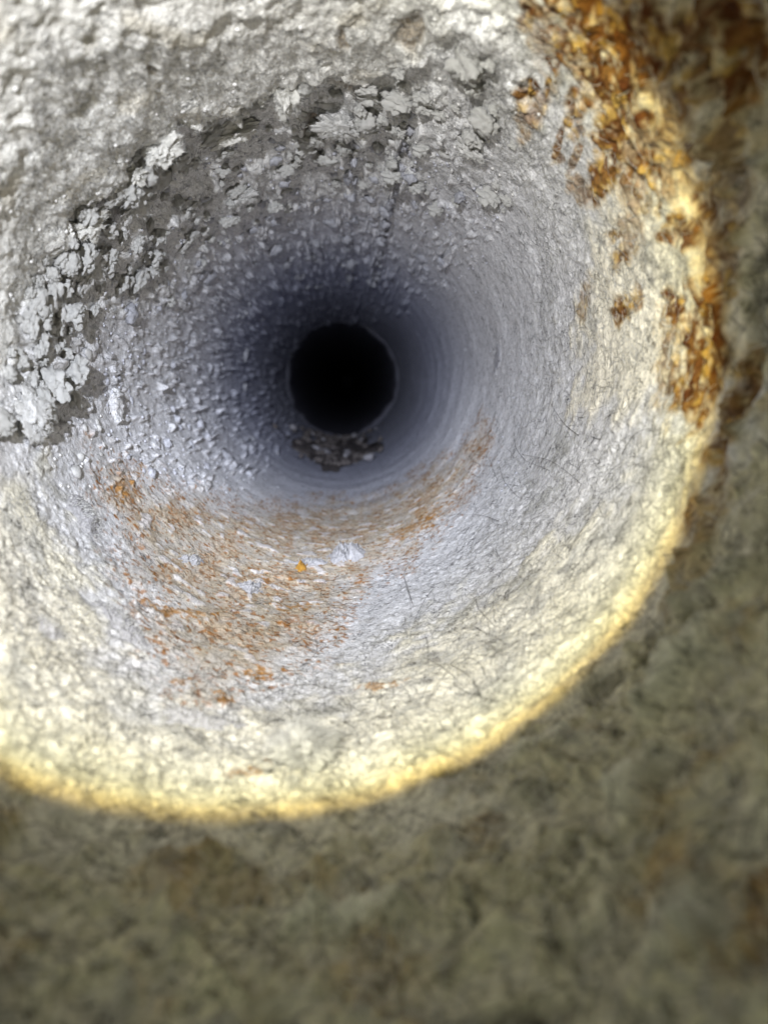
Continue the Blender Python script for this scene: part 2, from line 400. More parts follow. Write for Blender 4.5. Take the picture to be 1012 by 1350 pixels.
# beige stained strip with orange flecks along the bottom
fl = sstep(-0.04, 0.20, d_fleck + 0.05 * l5)
col = mixc(col, (0.43, 0.37, 0.28), fl * np.clip(0.85 + 0.3 * n5 + 0.2 * l25, 0, 1))
col = mixc(col, (0.41, 0.30, 0.19), 0.6 * fl * sstep(-0.5, 0.6, l9b + 0.5 * l5 + 0.25 * l25))
nf = 0.8 * perlin(P, 0.0013, 21) + 0.6 * perlin(P, 0.0007, 22)
core = np.clip(sstep(-0.06, 0.02, d_fleck), 0, 1)
fk = sstep(0.19, 0.38, nf + 0.18 * l9b + 0.2 * l5) * core
col = mixc(col, (0.29, 0.135, 0.045), fk * np.clip(0.8 + 0.4 * n25, 0, 1))
wht = sstep(0.30, 0.5, n5 + 0.5 * n25b) * fl
col = mixc(col, (0.62, 0.61, 0.62), wht * 0.7); H += 0.15 * wht
for (px, py, w, h, a) in ((545, 695, 110, 26, -33), (165, 640, 22, 70, 28), (240, 900, 30, 14, 10), (295, 918, 40, 18, 15), (235, 805, 90, 22, 12), (345, 885, 44, 14, 0),
                          (320, 1020, 60, 16, -8), (355, 1005, 24, 16, 0), (500, 905, 60, 14, -10), (390, 800, 90, 16, -5)):
    b = blob(px, py, w, h, a)(T, V) * 0.8 + 0.5 * n25 + 0.95 * nf
    col = mixc(col, (0.36, 0.19, 0.06), 0.75 * sstep(0.15, 0.6, b) * (blob(px, py, w * 1.3, h * 1.3, a)(T, V) > 0))
# rust
RUST = np.zeros(len(T), dtype=np.float32); HALO = RUST.copy()
SCAT = []
while len(SCAT) < 110:
    px, py = random.uniform(690, 960), random.uniform(-10, 620)
    q = math.hypot(px - 335, py - 465)
    if not 470 < q < 640 or py > 430 or random.random() > (1.1 if py < 330 else 0.45) * (0.35 + 0.65 * (q > 540)): continue
    SCAT.append((px, py, random.uniform(8, 34), random.uniform(10, 46), random.uniform(-30, 30), random.uniform(.45, .9)))
for (px, py, w, h, a, s) in (*SCAT, (765, 25, 50, 70, -20, 1), (800, 95, 80, 130, -12, 1.05), (803, 180, 50, 140, 8, 1.0), (930, 470, 60, 110, 5, 0.9), (785, 240, 30, 60, 10, .8), (715, 65, 34, 90, -20, .45),
                             (855, 50, 130, 130, -20, .8), (930, 60, 150, 160, 0, .75), (985, 60, 80, 150, 0, .9), (900, 130, 80, 90, 0, .5), (975, 150, 60, 90, 0, .6),
                             (880, 215, 40, 110, -20, .55), (840, 265, 40, 40, 0, .5), (825, 315, 34, 70, 20, .45), (918, 265, 30, 44, 10, .8), (900, 305, 50, 36, 0, .75),
                             (930, 460, 70, 150, 8, .95), (880, 470, 36, 110, 0, .55), (945, 380, 40, 110, 5, .7), (965, 560, 40, 170, 10, .7), (925, 690, 50, 110, 25, .5),
                             (770, 395, 16, 50, 10, .45), (830, 190, 60, 150, -12, .6), (745, 20, 50, 70, -20, .8), (1000, 1215, 70, 160, 0, .55), (870, 1180, 90, 90, 0, .3), (300, 1165, 160, 60, 0, .25), (640, 1080, 60, 30, 0, .2), (960, 260, 50, 200, 0, .5)):
    b = blob(px, py, w, h, a)(T, V) + 0.45 * n5 + 0.35 * n25 + 0.15 * n14
    RUST = np.maximum(RUST, s * sstep(-0.32, 0.30, b)); HALO = np.maximum(HALO, s * sstep(-0.5, 0.2, b))
RUST *= np.clip(1.15 + 0.7 * n25b + 0.8 * n14b + 0.8 * n08, 0.0, 1.25)
col = mixc(col, (0.56, 0.42, 0.18), 0.8 * HALO * np.clip(0.7 + 0.8 * n5b + 0.5 * n14, 0, 1))
RUST = np.clip(RUST, 0, 1)
rcol = np.array([0.115, 0.048, 0.015], dtype=np.float32)[None, :] * np.ones((len(T), 1), dtype=np.float32)
rcol = mixc(rcol, (0.20, 0.10, 0.03), sstep(-0.1, 0.7, 0.7 * n5 + 0.7 * n25 + 0.7 * n14b))
rcol = mixc(rcol, (0.44, 0.29, 0.085), 0.85 * sstep(0.05, 0.6, l25 + 0.6 * n14 + 0.3 * n08))
rcol = mixc(rcol, (0.09, 0.032, 0.012), sstep(0.15, 0.55, n5b + 0.4 * n14))
col = col + (rcol - col) * RUST[:, None]
H += RUST * (0.5 * n25 + 0.35 * n14 + 0.25 * n08) - 0.3 * RUST
# odd marks: a long chip on the right wall, a scrape on the left
for (px, py, w, h, a, c, amp) in ((656, 472, 10, 40, 5, (0.30, 0.30, 0.33), 0.5), (152, 535, 14, 60, -8, (0.6, 0.6, 0.6), 1.2)):
    b = blob(px, py, w, h, a)(T, V) + 0.3 * n14
    col = mixc(col, c, 0.7 * sstep(0.0, 0.3, b)); H += amp * sstep(0.0, 0.3, b)
# wall crosses: rim of the last ring
H = H.astype(np.float32)
near_quiet = sstep(-0.02, 0.03, Y)
rr = R - np.clip(H, -1.5, 9) * MM * (0.3 + 0.7 * near_quiet)
Yd = Y + 0.10 * MM * np.clip(H - 0.6, 0, 6) * sstep(0.06, 0.08, Y) * (Y < Y_END - 0.02)      # the steps lean over, away from the mouth
W = np.stack([rr * np.sin(T), Yd, rr * np.cos(T)], axis=1)
ii = np.arange(NY - 1)[:, None] * NT + np.arange(NT)[None, :]
jj = np.arange(NY - 1)[:, None] * NT + (np.arange(NT)[None, :] + 1) % NT
Fq = np.stack([ii.ravel(), (ii + NT).ravel(), (jj + NT).ravel(), jj.ravel()], axis=1)
pipe = tag(empty('pipe', (0, 0, 0)), 'round pipe seen from inside, its wall crusted with pale lint and patches of rust', 'pipe')
me = fast_mesh('pipe_wall', W, Fq)
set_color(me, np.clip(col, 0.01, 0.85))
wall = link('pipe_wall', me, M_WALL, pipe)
RRG = rr.reshape(NY, NT); YDG = Yd.reshape(NY, NT)
RSM = RRG.copy()
for _ in range(2):
    RSM = sum(np.roll(RSM, k, 1) for k in range(-8, 9)) / 17
    RSM = sum(np.roll(RSM, k, 0) for k in range(-6, 7)) / 13
def smooth_surf(t, y):
    fi = float(np.interp(y, ys, np.arange(NY))); i = min(int(fi), NY - 2); a = fi - i
    fj = (t + math.pi) / (2 * math.pi) * NT; j = int(math.floor(fj)); b = fj - j
    r = float((RSM[i, j % NT] * (1 - b) + RSM[i, (j + 1) % NT] * b) * (1 - a) + (RSM[i + 1, j % NT] * (1 - b) + RSM[i + 1, (j + 1) % NT] * b) * a)
    return Vector((r * math.sin(t), y, r * math.cos(t))), Vector((math.cos(t), 0, -math.sin(t))), Vector((0, 1, 0)), Vector((-math.sin(t), 0, -math.cos(t)))
def surf(t, y):
    """point of the crusted wall at angle t and depth y, with tangent, axis and inward normal"""
    i = int(np.clip(np.searchsorted(ys, y), 0, NY - 1)); j = int(round((t + math.pi) / (2 * math.pi) * NT)) % NT
    r = float(RRG[i, j])
    return Vector((r * math.sin(t), float(YDG[i, j]), r * math.cos(t))), Vector((math.cos(t), 0, -math.sin(t))), Vector((0, 1, 0)), Vector((-math.sin(t), 0, -math.cos(t)))
def surf_px(px, py):
    t, v = on_wall(px, py)
    return t, math.exp(v), surf(t, math.exp(v))

def tube_rings(name, rings, n, mat, parent, cap_end=False, wob=0.0):
    Vs, Fs = [], []
    for cen, ax_u, ax_v, rad in rings:
        for k in range(n):
            a = 2 * math.pi * k / n
            rw = rad * (1 + (wob if rad < 0.0490 else 0.0) * (mnoise.noise(Vector((math.sin(a) * 1.5, math.cos(a) * 1.5, cen[1] * 8))) + 0.6 * mnoise.noise(Vector((math.sin(a) * 6, math.cos(a) * 6, cen[1] * 20)))))
            Vs.append(np.array(cen) + rw * (math.sin(a) * np.array(ax_u) + math.cos(a) * np.array(ax_v)))
    for i in range(len(rings) - 1):
        for k in range(n):
            Fs.append((i * n + k, (i + 1) * n + k, (i + 1) * n + (k + 1) % n, i * n + (k + 1) % n))
    me = bpy.data.meshes.new(name)
    faces = Fs + ([tuple(range((len(rings) - 1) * n, len(rings) * n))] if cap_end else [])
    me.from_pydata([tuple(v) for v in Vs], [], faces)
    for p in me.polygons: p.use_smooth = True
    return link(name, me, mat, parent)
X_, Z_ = (1, 0, 0), (0, 0, 1)
# outer skin and the mouth's rim, so that the pipe has a wall's thickness
tube_rings('outer_shell', [((0, -0.02, 0), X_, Z_, 0.0505), ((0, -0.0215, 0), X_, Z_, 0.0522), ((0, -0.02, 0), X_, Z_, 0.054), ((0, Y_END + 0.01, 0), X_, Z_, 0.054)], 96, M_STEEL, pipe)
# the next length of pipe: a slightly narrower end pushed into this one, then a bend
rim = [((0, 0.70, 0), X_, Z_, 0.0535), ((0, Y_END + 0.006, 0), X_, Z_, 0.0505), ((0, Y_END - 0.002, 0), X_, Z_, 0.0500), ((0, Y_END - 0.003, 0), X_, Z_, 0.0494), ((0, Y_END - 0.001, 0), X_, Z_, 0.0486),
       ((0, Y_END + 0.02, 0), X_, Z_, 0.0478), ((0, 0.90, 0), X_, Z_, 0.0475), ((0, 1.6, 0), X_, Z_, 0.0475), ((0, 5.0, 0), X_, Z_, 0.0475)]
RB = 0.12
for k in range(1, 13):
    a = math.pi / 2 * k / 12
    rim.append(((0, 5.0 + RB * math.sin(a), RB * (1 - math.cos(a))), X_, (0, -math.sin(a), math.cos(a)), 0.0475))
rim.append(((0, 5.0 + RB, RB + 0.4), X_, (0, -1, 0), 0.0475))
tube_rings('far_section', rim, 120, M_FAR_DARK, pipe, cap_end=True, wob=0.05)  # long and painted dark so the hole stays black

# ------------------------------------------------------------------ lumps
def lump_mesh(name, sub, seed, rough=0.35, scale=1.6, flat=1.0, octs=4):
    bm = bmesh.new()
    bmesh.ops.create_icosphere(bm, subdivisions=sub, radius=1.0)
    off = Vector((seed * 3.7, seed * 1.3, -seed * 2.1))
    for v in bm.verts:
        d = 0.0; a = 1.0; f = scale
        for o in range(octs):
            d += a * mnoise.noise(v.co * f + off * (o + 1)); a *= 0.55; f *= 2.1
        v.co *= 1 + rough * d
        v.co.z *= flat
    me = bpy.data.meshes.new(name)
    bm.to_mesh(me); bm.free()
    for p in me.polygons: p.use_smooth = True
    return me
def place(o, t, y, wt, wy, hn, spin=0.0, sink=0.15):
    """stand a unit lump on the wall: wt along the circumference, wy along the axis, hn off the wall (metres, half sizes)"""
    p, et, ey, en = surf(t, y)
    base = Matrix((et, ey, en)).transposed()
    rot = Matrix.Rotation(spin, 3, 'Z')
    m = base @ rot @ Matrix.Diagonal((wt, wy, hn))
    o.matrix_world = Matrix.Translation(p + en * hn * (1 - 2 * sink) * 0.5) @ m.to_4x4()

def inside(f, t, v):
    return float(f(np.array([t], dtype=np.float32), np.array([v], dtype=np.float32))[0])

# crumbs stuck to the wall: parts of the pipe
crumb_meshes = [lump_mesh('crumb', 2, 40 + k, 0.38, 1.5, 0.8) for k in range(8)]
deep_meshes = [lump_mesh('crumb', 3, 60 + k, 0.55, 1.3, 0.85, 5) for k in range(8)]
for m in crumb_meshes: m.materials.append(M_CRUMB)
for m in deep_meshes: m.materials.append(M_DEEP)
placed = 0
tries = 0
while placed < 290 and tries < 20000:
    tries += 1
    px, py = random.uniform(0, 700), random.uniform(90, 640)
    t, v = on_wall(px, py)
    if inside(Z_BUMPY, t, v) < 0.0: continue
    if inside(Z_CRUST, t, v) > -0.05: continue
    y = math.exp(v)
    if y < 0.15 and random.random() < 0.55: continue
    if y > 0.45 or (px > 560 and random.random() < 0.6): continue
    s = random.choice((0.35, 0.4, 0.45, 0.5, 0.6, 0.7, 0.8, 1.0, 1.3)) * MM * min(max(y / 0.165, 1.0), 1.7)
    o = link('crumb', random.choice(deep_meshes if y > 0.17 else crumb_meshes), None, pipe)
    place(o, t, y, s * random.uniform(.7, 1.5), s * random.uniform(1.0, 1.9), s * random.uniform(.6, 1.0), random.uniform(-.4, .4), random.uniform(.15, .45))
    placed += 1
# the lengthwise seam: two rows of nubs along the top
for (px, py, y0, y1, n_) in ((463, 300, 0.19, 0.40, 13), (516, 260, 0.155, 0.38, 26)):
    t0, _ = on_wall(px, py)
    for k in range(n_):
        y = y0 * (y1 / y0) ** ((k + random.uniform(-.7, .7)) / (n_ - 1))
        o = link('seam_nub', random.choice(deep_meshes), None, pipe)
        q = 1.5 * MM * y / 0.2
        place(o, t0 + random.gauss(0, 0.014), y, random.uniform(.4, 1.0) * q, random.uniform(.8, 2.0) * q, random.uniform(.6, 1.1) * q, 0, 0.25)
# puffed lumps of lint hanging on the upper wall
def puff_mesh(name, sub, seed, rough=0.34, scale=1.2, octs=5, gain=0.55, flat=0.85):
    bm = bmesh.new()
    bmesh.ops.create_icosphere(bm, subdivisions=sub, radius=1.0)
    off = Vector((seed * 3.1, -seed * 1.7, seed * 2.3))
    for v in bm.verts:
        d = 0.0; a = 1.0; f = scale
        w = v.co + 0.25 * mnoise.noise_vector(v.co * 2.0 + off)
        for o in range(octs):
            d += a * (abs(mnoise.noise(w * f + off * (o + 1))) * 2 - 0.6); a *= gain; f *= 2.05
        v.co *= 0.8 + rough * d
        v.co.z *= flat
    me = bpy.data.meshes.new(name)
    bm.to_mesh(me); bm.free()
    for p in me.polygons: p.use_smooth = True
    return me
puffs = [puff_mesh('lint_clump', 4, 200 + k) for k in range(10)]
for m in puffs: m.materials.append(M_CLUMP)
placed = tries = 0
while placed < 280 and tries < 20000:
    tries += 1
    px, py = random.uniform(-10, 700), random.uniform(70, 560)
    t, v = on_wall(px, py)
    dc = inside(Z_CRUST, t, v)
    if inside(Z_UPPER, t, v) < 0.0 or dc > 0.03: continue
    if t > 0.35 and random.random() < 0.6: continue
    if -0.16 < dc < -0.03 and -1.15 < t < 0.0 and random.random() < 0.55: continue
    if random.random() > 0.5 + 0.9 * mnoise.noise(Vector((px / 55, py / 55, 3))): continue
    y = math.exp(v)
    s = random.choice((0.8, 0.9, 1.0, 1.2, 1.4, 1.7, 2.2, 2.8)) * MM * (1 - 0.35 * float(sstep(0.14, 0.24, y)))
    o = link('lint_clump', random.choice(puffs), None, pipe)
    place(o, t, y, s * random.uniform(.9, 1.7), s * random.uniform(1.0, 1.6), s * random.uniform(.9, 1.35), random.uniform(-.5, .5), random.uniform(.05, .25))
    placed += 1
# grains too small to tell apart: one part
def scatter_grains(name, pts, mat, parent, base_me):
    nv = len(base_me.vertices); co = np.empty(nv * 3, dtype=np.float32); base_me.vertices.foreach_get('co', co); co = co.reshape(-1, 3)
    fc = np.array([p.vertices[:] for p in base_me.polygons], dtype=np.int32)
    VV, FF = [], []
    for k, (t, y, a, b, c) in enumerate(pts):
        p, et, ey, en = surf(t, y)
        s = random.uniform(0, 6.28); q = co @ np.array([[math.cos(s), math.sin(s), 0], [-math.sin(s), math.cos(s), 0], [0, 0, 1]], dtype=np.float32)
        q = q * np.array([a, b, c]); B = np.array([et, ey, en])
        VV.append(q @ B + np.array(p + en * c * 0.3)); FF.append(fc + k * nv)
    me = fast_mesh(name, np.concatenate(VV), np.concatenate(FF))
    o = link(name, me, mat, parent); o['kind'] = 'stuff'
    return o
g_me = lump_mesh('grain', 1, 5, 0.5, 1.5, 0.8)
pts = []
while len(pts) < 1800:
    px, py = random.uniform(-20, 720), random.uniform(-20, 660)
    t, v = on_wall(px, py)
    if inside(Z_BUMPY, t, v) < -0.03 and random.random() < 0.9: continue
    if inside(Z_FLECK, t, v) > 0: continue
    y = math.exp(v)
    if y > 0.5: continue
    s = random.uniform(0.16, 0.45) * MM
    pts.append((t, y, s, s * random.uniform(1, 1.8), s * 0.9))
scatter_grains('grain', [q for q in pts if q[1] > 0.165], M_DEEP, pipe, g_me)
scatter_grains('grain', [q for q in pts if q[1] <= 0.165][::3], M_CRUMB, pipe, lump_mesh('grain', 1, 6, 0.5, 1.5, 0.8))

# ------------------------------------------------------------------ fibres
def fibre_mesh(name, starts, dirs, norms, lens, rad, curl, lift, seg=3):
    n = len(starts)
    S = np.asarray(starts, dtype=np.float32); D = np.asarray(dirs, dtype=np.float32); N = np.asarray(norms, dtype=np.float32)
    B = np.cross(D, N); L = np.asarray(lens, dtype=np.float32)[:, None]
    cu = (rng.normal(size=(n, 1)) * curl).astype(np.float32); li = (rng.uniform(0, 1, size=(n, 1)) * lift).astype(np.float32)
    ring = []
    for k in range(seg + 1):
        u = k / seg
        c = S + D * L * u + B * L * cu * (u * u) + N * L * li * (4 * u * (1 - u) * 0.5 + 0.3 * u)
        r = rad * (1 - 0.5 * u)
        for a in (0, 2.094, 4.189):
            ring.append(c + (B * math.cos(a) + N * math.sin(a)) * r)
    Vv = np.stack(ring, axis=1).reshape(-1, 3)
    f = []
    for k in range(seg):
        for a in range(3):
            b = (a + 1) % 3
            f.append((k * 3 + a, k * 3 + b, (k + 1) * 3 + b, (k + 1) * 3 + a))
    f = np.array(f, dtype=np.int32)
    Fv = (f[None] + (np.arange(n) * 3 * (seg + 1))[:, None, None]).reshape(-1, 4)
    return fast_mesh(name, Vv, Fv)
RUSTG = RUST.reshape(NY, NT)
def rusty(t, y):
    return float(RUSTG[int(np.clip(np.searchsorted(ys, y), 0, NY - 1)), int(round((t + math.pi) / (2 * math.pi) * NT)) % NT])
def fuzz_on_wall(name, region, count, mat, parent, lmin, lmax, rad, curl=0.5, lift=0.35, box=(0, 0, 1012, 1100), off=0.0):
    st, di, no, le = [], [], [], []
    k = 0
    while len(st) < count and k < count * 30:
        k += 1
        px, py = random.uniform(box[0], box[2]), random.uniform(box[1], box[3])
        if math.hypot(px - VP[0], py - VP[1]) < 130: continue
        t, v = on_wall(px, py)
        if region is not None and inside(region, t, v) < 0: continue
        y = math.exp(v); p, et, ey, en = surf(t, y)
        if rusty(t, y) > 0.25 and random.random() < 0.9: continue
        a = random.uniform(0, 6.283)
        st.append(p + en * (rad + off)); di.append(et * math.cos(a) + ey * math.sin(a) * (1 + 0.3 * y / R)); no.append(en); le.append(random.uniform(lmin, lmax))
    o = link(name, fibre_mesh(name, st, di, no, le, rad, curl, lift), mat, parent); o['kind'] = 'stuff'
    return o
Z_FIB = poly([(640, 120), (700, 420), (660, 600), (420, 880), (150, 860), (40, 640), (-60, 700), (-60, 1000), (300, 1080), (650, 960), (900, 640), (950, 400), (860, 130), (740, 0)])
fuzz_on_wall('lint_fibres', Z_FIB, 9000, M_FUZZ, pipe, 0.6 * MM, 2.6 * MM, 0.035 * MM)
fuzz_on_wall('dark_fibres', Z_FIB, 3600, M_HAIR, pipe, 0.6 * MM, 4.5 * MM, 0.020 * MM, 0.8, 0.3, off=0.12 * MM)
fuzz_on_wall('foreground_fibres', Z_NEARDARK, 1300, M_FUZZ, pipe, 1.0 * MM, 4 * MM, 0.05 * MM, 0.9, 0.5, box=(-50, -50, 1060, 1400))
fuzz_on_wall('foreground_hairs', Z_NEARDARK, 900, M_HAIR, pipe, 1.0 * MM, 4 * MM, 0.05 * MM, 0.9, 0.3, box=(-50, -50, 1060, 1400))
fuzz_on_wall('crust_fuzz', Z_UPPER, 13000, M_DUSTFUZZ, pipe, 0.35 * MM, 1.1 * MM, 0.03 * MM, 0.5, 1.2, box=(0, 0, 760, 560))

# ------------------------------------------------------------------ single lint lumps and tufts lying on the wall
def tuft(name, px, py, wpx, hpx, thick, ang, label, cat, mat, seed, group=None, hairs=250, rough=0.4, sub=4, sink=0.15, hl=1.0, steep=0.5):
    """a lump of lint lying on the wall: it follows the wall underneath, its outline ragged, its top uneven"""
    tc, vc = on_wall(px, py)
    r = math.hypot(px - VP[0], py - VP[1])
    yc = math.exp(vc)
    ca, sa = math.cos(math.radians(ang)), math.sin(math.radians(ang))
    nr = int(np.clip(max(wpx, hpx) / 2.6, 10, 36)); na = int(np.clip((wpx + hpx) * 1.0, 28, 150))
    off = Vector((seed * 3.71, seed * 1.33, -seed * 2.17))
    i0, _, _, n0 = smooth_surf(tc, yc)
    Vs, tops = [], []
    def spot(rho, k):
        f = 2 * math.pi * k / na
        cx_, cy_ = math.cos(f), math.sin(f)
        edge = 1 + 0.55 * rough * (mnoise.noise(Vector((cx_, cy_, 0)) * 1.6 + off) + 0.35 * mnoise.noise(Vector((cx_, cy_, 0)) * 4.5 + off) + 0.12 * mnoise.noise(Vector((cx_, cy_, 0)) * 11 + off))
        a_, b_ = cx_ * wpx / 2 * rho * edge, cy_ * hpx / 2 * rho * edge
        dx, dy = a_ * ca - b_ * sa, a_ * sa + b_ * ca
        t_ = dx * math.cos(tc) + dy * math.sin(tc); q_ = dx * math.sin(tc) - dy * math.cos(tc)
        t, y = tc + t_ / r, math.exp(vc - q_ / r)
        p, et, ey, en = smooth_surf(t, y)
        w3 = Vector((a_, b_, 0)) / max(5, max(wpx, hpx) / 7) + off
        n = mnoise.noise(w3 * 0.7) + 0.6 * mnoise.noise(w3 * 1.7) + 0.45 * mnoise.noise(w3 * 3.7) + 0.3 * mnoise.noise(w3 * 8)
        h = thick * MM * (max(1 - rho ** 2, 0) ** steep * (1 + rough * 0.7 * n) + rough * 0.55 * n * (1 - 0.5 * rho) - 0.10) - 0.3 * MM * rho ** 3
        q = p + en * h + ey * 0.1 * max(h, 0)
        return q, p, en
    c0, _, _ = spot(0.0, 0)
    Vs.append(c0)
    for i in range(1, nr + 1):
        for k in range(na):
            q, p, en = spot((i / nr) ** 0.8, k)
            Vs.append(q)
            if i < nr: tops.append((q, en))
    # underside, inside the crust
    base_k = len(Vs)
    Vs.append(i0 - n0 * 0.8 * MM)
    Fs = [(0, 1 + k, 1 + (k + 1) % na) for k in range(na)]
    for i in range(nr - 1):
        for k in range(na):
            a0 = 1 + i * na
            Fs.append((a0 + k, a0 + na + k, a0 + na + (k + 1) % na, a0 + (k + 1) % na))
    last = 1 + (nr - 1) * na
    Fs += [(base_k, last + (k + 1) % na, last + k) for k in range(na)]
    me = bpy.data.meshes.new(name)
    me.from_pydata([tuple(v - i0) for v in Vs], [], Fs)
    bm = bmesh.new(); bm.from_mesh(me); bmesh.ops.recalc_face_normals(bm, faces=bm.faces); bm.to_mesh(me); bm.free()
    for p in me.polygons: p.use_smooth = True
    o = link(name, me, mat)
    o.location = i0
    tag(o, label, cat, group)
    if hairs:
        st, di, no, le = [], [], [], []
        for _ in range(hairs):
            q, en = random.choice(tops)
            d = (en * 0.8 + Vector((random.gauss(0, .7), random.gauss(0, .7) + 0.5, random.gauss(0, .7)))).normalized()
            st.append(q - i0 - d * 0.1 * MM); di.append(d); no.append(d.orthogonal().normalized()); le.append(random.uniform(.3, 1.1) * MM * hl)
        h = link('fuzz', fibre_mesh('fuzz', st, di, no, le, 0.04 * MM, 0.6, 0.5), M_FUZZ, o)
        h['kind'] = 'stuff'
    return o
def puff(name, px, py, wpx, hpx, thick, ang, label, cat, mat, seed, hairs=250, rough=0.4, hl=1.0, steep=0.7):
    t, v = on_wall(px, py); y = math.exp(v)
    ppm = FPX / y
    p, et, ey, en = smooth_surf(t, y)
    wt, wy, hn = wpx / ppm / 2, hpx / ppm / 2 * min(y / R, 2.2) * 0.75, thick * MM * 0.95
    o = link(name, puff_mesh(name, 5, seed, 0.30 + 0.22 * rough, 1.1, 6, 0.55, 1.0), mat)
    base = Matrix((et, ey, en)).transposed()
    spin = -(math.radians(ang) - t)
    spin = (spin + math.pi / 2) % math.pi - math.pi / 2
    m = base @ Matrix.Rotation(spin * 0.6, 3, 'Z') @ Matrix.Diagonal((wt, wy, hn))
    o.matrix_world = Matrix.Translation(p + en * hn * 0.6) @ m.to_4x4()
    tag(o, label, cat)
    mw = o.matrix_world.copy()
    st, di, no, le = [], [], [], []
    cand = [q.co.copy() for q in o.data.vertices if q.co.z > -0.3]
    for _ in range(hairs):
        q = mw @ random.choice(cand)
        d = ((q - mw.translation).normalized() + Vector((random.gauss(0, .6), random.gauss(0, .6), random.gauss(0, .6)))).normalized()
        st.append(q - d * 0.1 * MM); di.append(d); no.append(d.orthogonal().normalized()); le.append(random.uniform(.3, 1.1) * MM * hl)
    h = link('fuzz', fibre_mesh('fuzz', st, di, no, le, 0.03 * MM, 0.6, 0.5), M_FUZZ, o)
    h.matrix_parent_inverse = mw.inverted()
    h['kind'] = 'stuff'
    return o
puff('lint_tuft', 402, 1006, 88, 60, 3.2, 0, 'fluffy pale lint ball on the pipe floor just inside the edge of the light', 'lint ball', M_BALL, 3, hairs=2600, rough=0.9, hl=2.0, steep=0.7)
puff('lint_flap', 372, 98, 44, 62, 4.2, 0, 'pale squarish flap of lint hanging from the crust ledge at the top', 'lint flap', M_LINT, 8, hairs=900, rough=0.3, steep=0.6)
puff('lint_lump', 448, 150, 76, 46, 2.6, 0, 'wide pale lint lump hanging right of the squarish flap, under the ledge', 'lint lump', M_CRUMB, 12, hairs=700, rough=0.45, steep=0.8)
puff('lint_lump', 30, 552, 84, 60, 2.4, 10, 'large rounded lint lump on the left wall at the picture edge', 'lint lump', M_CRUMB, 15, hairs=500, rough=0.4, steep=0.9)
puff('lint_lump', 104, 288, 42, 44, 2.4, 0, 'small round lint lump alone in the shadow left below the ledge', 'lint lump', M_LINT, 18, hairs=400, steep=0.7)
puff('lint_lump', 165, 255, 70, 56, 2.2, -40, 'broad crumbly lint lump beside the small round one, left of the shadowed hollow', 'lint lump', M_CRUMB, 21, hairs=500, rough=0.5, steep=0.9)
puff('lint_lump', 157, 210, 36, 30, 2.4, -20, 'small lint lump with a dark hole above it, under the ledge at upper left', 'lint lump', M_LINT, 24, hairs=250, steep=0.7)
puff('lint_flake', 186, 158, 62, 34, 3.2, -38, 'yellowish cracked lint flake on the ledge above the shadowed hollow', 'lint flake', M_LINT, 27, hairs=450, rough=0.25, steep=0.7)
puff('lint_lump', 110, 350, 64, 60, 2.2, -30, 'wide crumbly lint lump low on the left wall below the round one', 'lint lump', M_CRUMB, 30, hairs=400, rough=0.5, steep=0.9)
puff('lint_lump', 320, 248, 44, 34, 2.0, 0, 'pale lint lump standing alone deep under the middle of the ledge', 'lint lump', M_CRUMB, 33, hairs=300, steep=0.8)
puff('lint_ridge', 300, 165, 90, 26, 2.2, -32, 'narrow slanting lint ridge inside the shadow under the ledge', 'lint ridge', M_LINT, 36, hairs=450, rough=0.4, steep=0.8)
puff('lint_lump', 625, 190, 50, 26, 1.4, 30, 'small pale lint flake on the upper right wall beyond the seam', 'lint lump', M_CRUMB, 39, hairs=200, steep=1.0)
tuft('lint_wisp', 112, 678, 34, 84, 0.9, -32, 'soft white lint wisp lying slanted at the left end of the rusty strip', 'lint wisp', M_LILAC, 45, hairs=200, rough=0.6, steep=1.3)
tuft('lint_wisp', 160, 822, 30, 110, 0.9, -42, 'long soft white lint wisp on the lower left below the rusty strip', 'lint wisp', M_LILAC, 48, hairs=200, rough=0.6, steep=1.3)
tuft('lint_wisp', 262, 950, 140, 28, 0.9, 12, 'long flat lint wisp on the floor below the rusty strip', 'lint wisp', M_LILAC, 51, hairs=250, rough=0.6, steep=1.3)
tuft('lint_wisp', 62, 830, 66, 26, 0.6, 45, 'short faint lint wisp near the left edge of the picture', 'lint wisp', M_LILAC, 54, hairs=200, rough=0.6, steep=1.3)
tuft('lint_clot', 458, 732, 46, 26, 1.7, -12, 'pale lint clot on the stained floor beside the orange crumb', 'lint clot', M_LILAC, 57, hairs=200, rough=0.95, steep=1.0)
tuft('lint_clot', 408, 742, 60, 14, 0.7, -3, 'thin white lint strip behind the orange crumb', 'lint clot', M_LILAC, 60, hairs=80, rough=0.95, steep=1.0)
tuft('lint_clot', 330, 776, 34, 22, 1.0, 10, 'small white lint clot on the stained floor left of the orange crumb', 'lint clot', M_LILAC, 63, hairs=80, rough=0.95, steep=1.0)
tuft('lint_clot', 250, 738, 40, 18, 0.9, 15, 'white lint clot at the left of the stained floor', 'lint clot', M_LILAC, 66, hairs=80, rough=0.95, steep=1.0)
tuft('orange_crumb', 397, 748, 17, 11, 1.1, 0, 'tiny bright orange crumb on the stained pipe floor', 'crumb', M_ORANGE, 70, hairs=0, rough=1.1)

